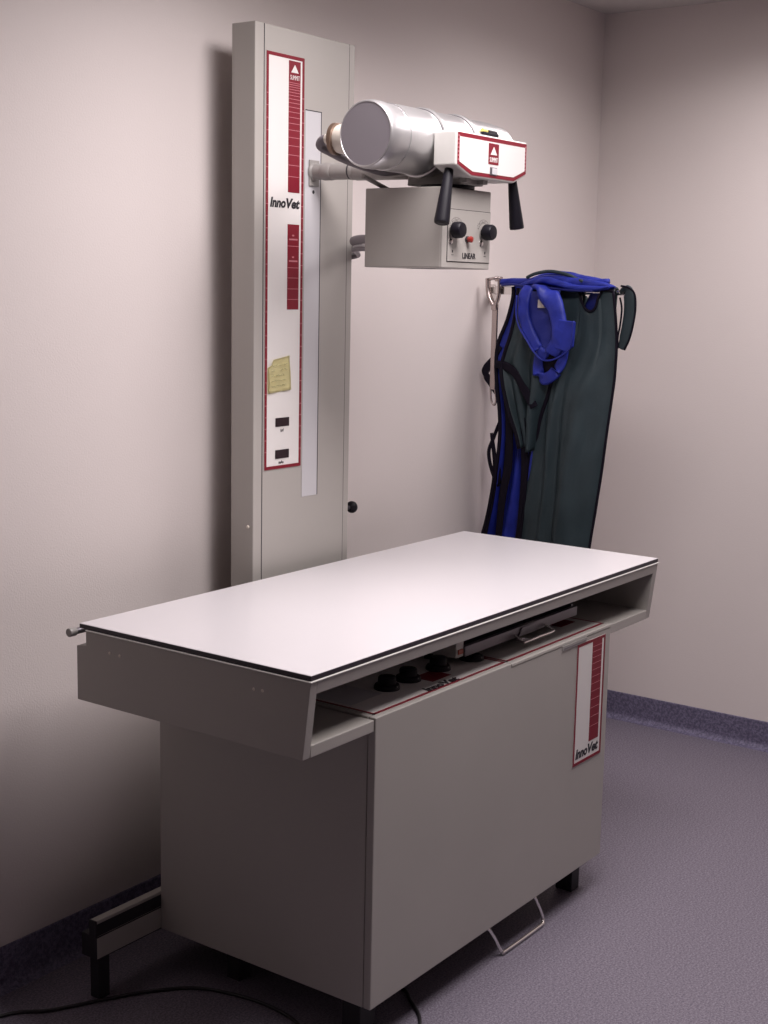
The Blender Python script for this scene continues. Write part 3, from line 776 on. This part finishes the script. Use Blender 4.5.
# folded blue collars along the top of the arm
c3 = thing('thyroid_collar', (1.98, -.30, 1.67), 'blue thyroid collar folded flat along the top of the chrome arm', 'collar', 'thyroid collars on the rack')
f = MB()
dz = (0, .0, 1)
f.band([(1.965, -.088, 1.683), (1.962, -.14, 1.684), (1.958, -.20, 1.684), (1.952, -.26, 1.690), (1.948, -.33, 1.688), (1.952, -.40, 1.681), (1.958, -.46, 1.676), (1.965, -.502, 1.672)],
       [.020, .024, .026, .034, .036, .032, .026, .006], [(.15, 0, 1)]*8, .018, M['blue'], puff=.004, ripple=.004)
f.band([(1.940, -.180, 1.672), (1.932, -.23, 1.684), (1.928, -.27, 1.690), (1.928, -.33, 1.678), (1.932, -.38, 1.668), (1.938, -.44, 1.667), (1.948, -.49, 1.669)],
       [.012, .020, .024, .022, .020, .018, .006], [(.3, 0, 1)]*7, .014, M['blue'], puff=.004, ripple=.004)
f.band([(1.99, -.19, 1.690), (1.985, -.24, 1.706), (1.98, -.30, 1.711), (1.975, -.36, 1.702), (1.972, -.42, 1.692), (1.972, -.475, 1.688)],
       [.030, .036, .040, .04, .034, .02], [(1, 0, .2)]*6, .012, M['blue'], puff=.003, ripple=.003)
f.build('collar_body', c3)
f = MB()
f.tube([(1.950, -.19, 1.698), (1.945, -.225, 1.711), (1.945, -.28, 1.7185), (1.945, -.34, 1.709), (1.948, -.375, 1.695), (1.938, -.40, 1.688)], .0055, M['green'], 8)
f.tube([(1.940, -.10, 1.672), (1.935, -.15, 1.674), (1.925, -.22, 1.668), (1.920, -.28, 1.666), (1.925, -.36, 1.660), (1.935, -.44, 1.659)], .004, M['navy'], 8)
f.build('edge_piping', c3)
# green collar looped over the free end of the arm
c4 = thing('thyroid_collar', (1.96, -.55, 1.48), 'dark green thyroid collar looped over the free right end of the chrome arm', 'collar', 'thyroid collars on the rack')
f = MB()
f.band([(1.985, -.518, 1.658), (1.965, -.536, 1.666), (1.950, -.556, 1.652), (1.948, -.563, 1.605), (1.948, -.558, 1.555), (1.952, -.548, 1.515), (1.958, -.536, 1.482)],
       [.024, .040, .050, .048, .046, .042, .024], [(1, .2, .2), (.9, .3, .3), (.5, 1, .2), (.3, 1, 0), (.3, 1, -.1), (.3, 1, -.3), (.3, 1, -.4)], .010, M['green'], puff=.002)
f.build('collar_body', c4)
f = MB()
f.tube([(1.940, -.534, 1.676), (1.934, -.566, 1.670), (1.936, -.584, 1.65), (1.940, -.587, 1.605), (1.940, -.581, 1.555), (1.946, -.568, 1.512), (1.954, -.549, 1.478)], .0032, M['trim'], 8)
f.tube([(1.944, -.530, 1.640), (1.942, -.539, 1.605), (1.942, -.536, 1.555), (1.946, -.528, 1.515), (1.954, -.526, 1.482)], .0032, M['trim'], 8)
f.build('edge_piping', c4)

# ---------------------------------------------------------------- camera
F_ = Vector((0.80122969, 0.57647164, -0.16034785)); R_ = Vector((0.58653079, -0.80968309, 0.0198727)); U_ = Vector((0.11837489, 0.10997155, 0.9868605))
cam = bpy.data.cameras.new('camera'); cam.sensor_fit = 'HORIZONTAL'; cam.sensor_width = 36; cam.lens = 36*1379.86/768; cam.clip_start = .05
oc = bpy.data.objects.new('camera', cam); COL.objects.link(oc)
mw = Matrix((R_, U_, -F_)).transposed().to_4x4(); mw.translation = Vector((-2.02291247, -2.49253182, 1.65557903))
oc.matrix_world = mw
SC.camera = oc
for o in bpy.data.objects:
    if '_o' in o: del o['_o']
w = bpy.data.worlds.new('world'); SC.world = w; w.use_nodes = True
w.node_tree.nodes['Background'].inputs[0].default_value = (.02, .02, .022, 1); w.node_tree.nodes['Background'].inputs[1].default_value = 1
vs = SC.view_settings; vs.view_transform = 'Standard'; vs.look = 'None'; vs.gamma = 1; vs.use_curve_mapping = False; vs.exposure = 0
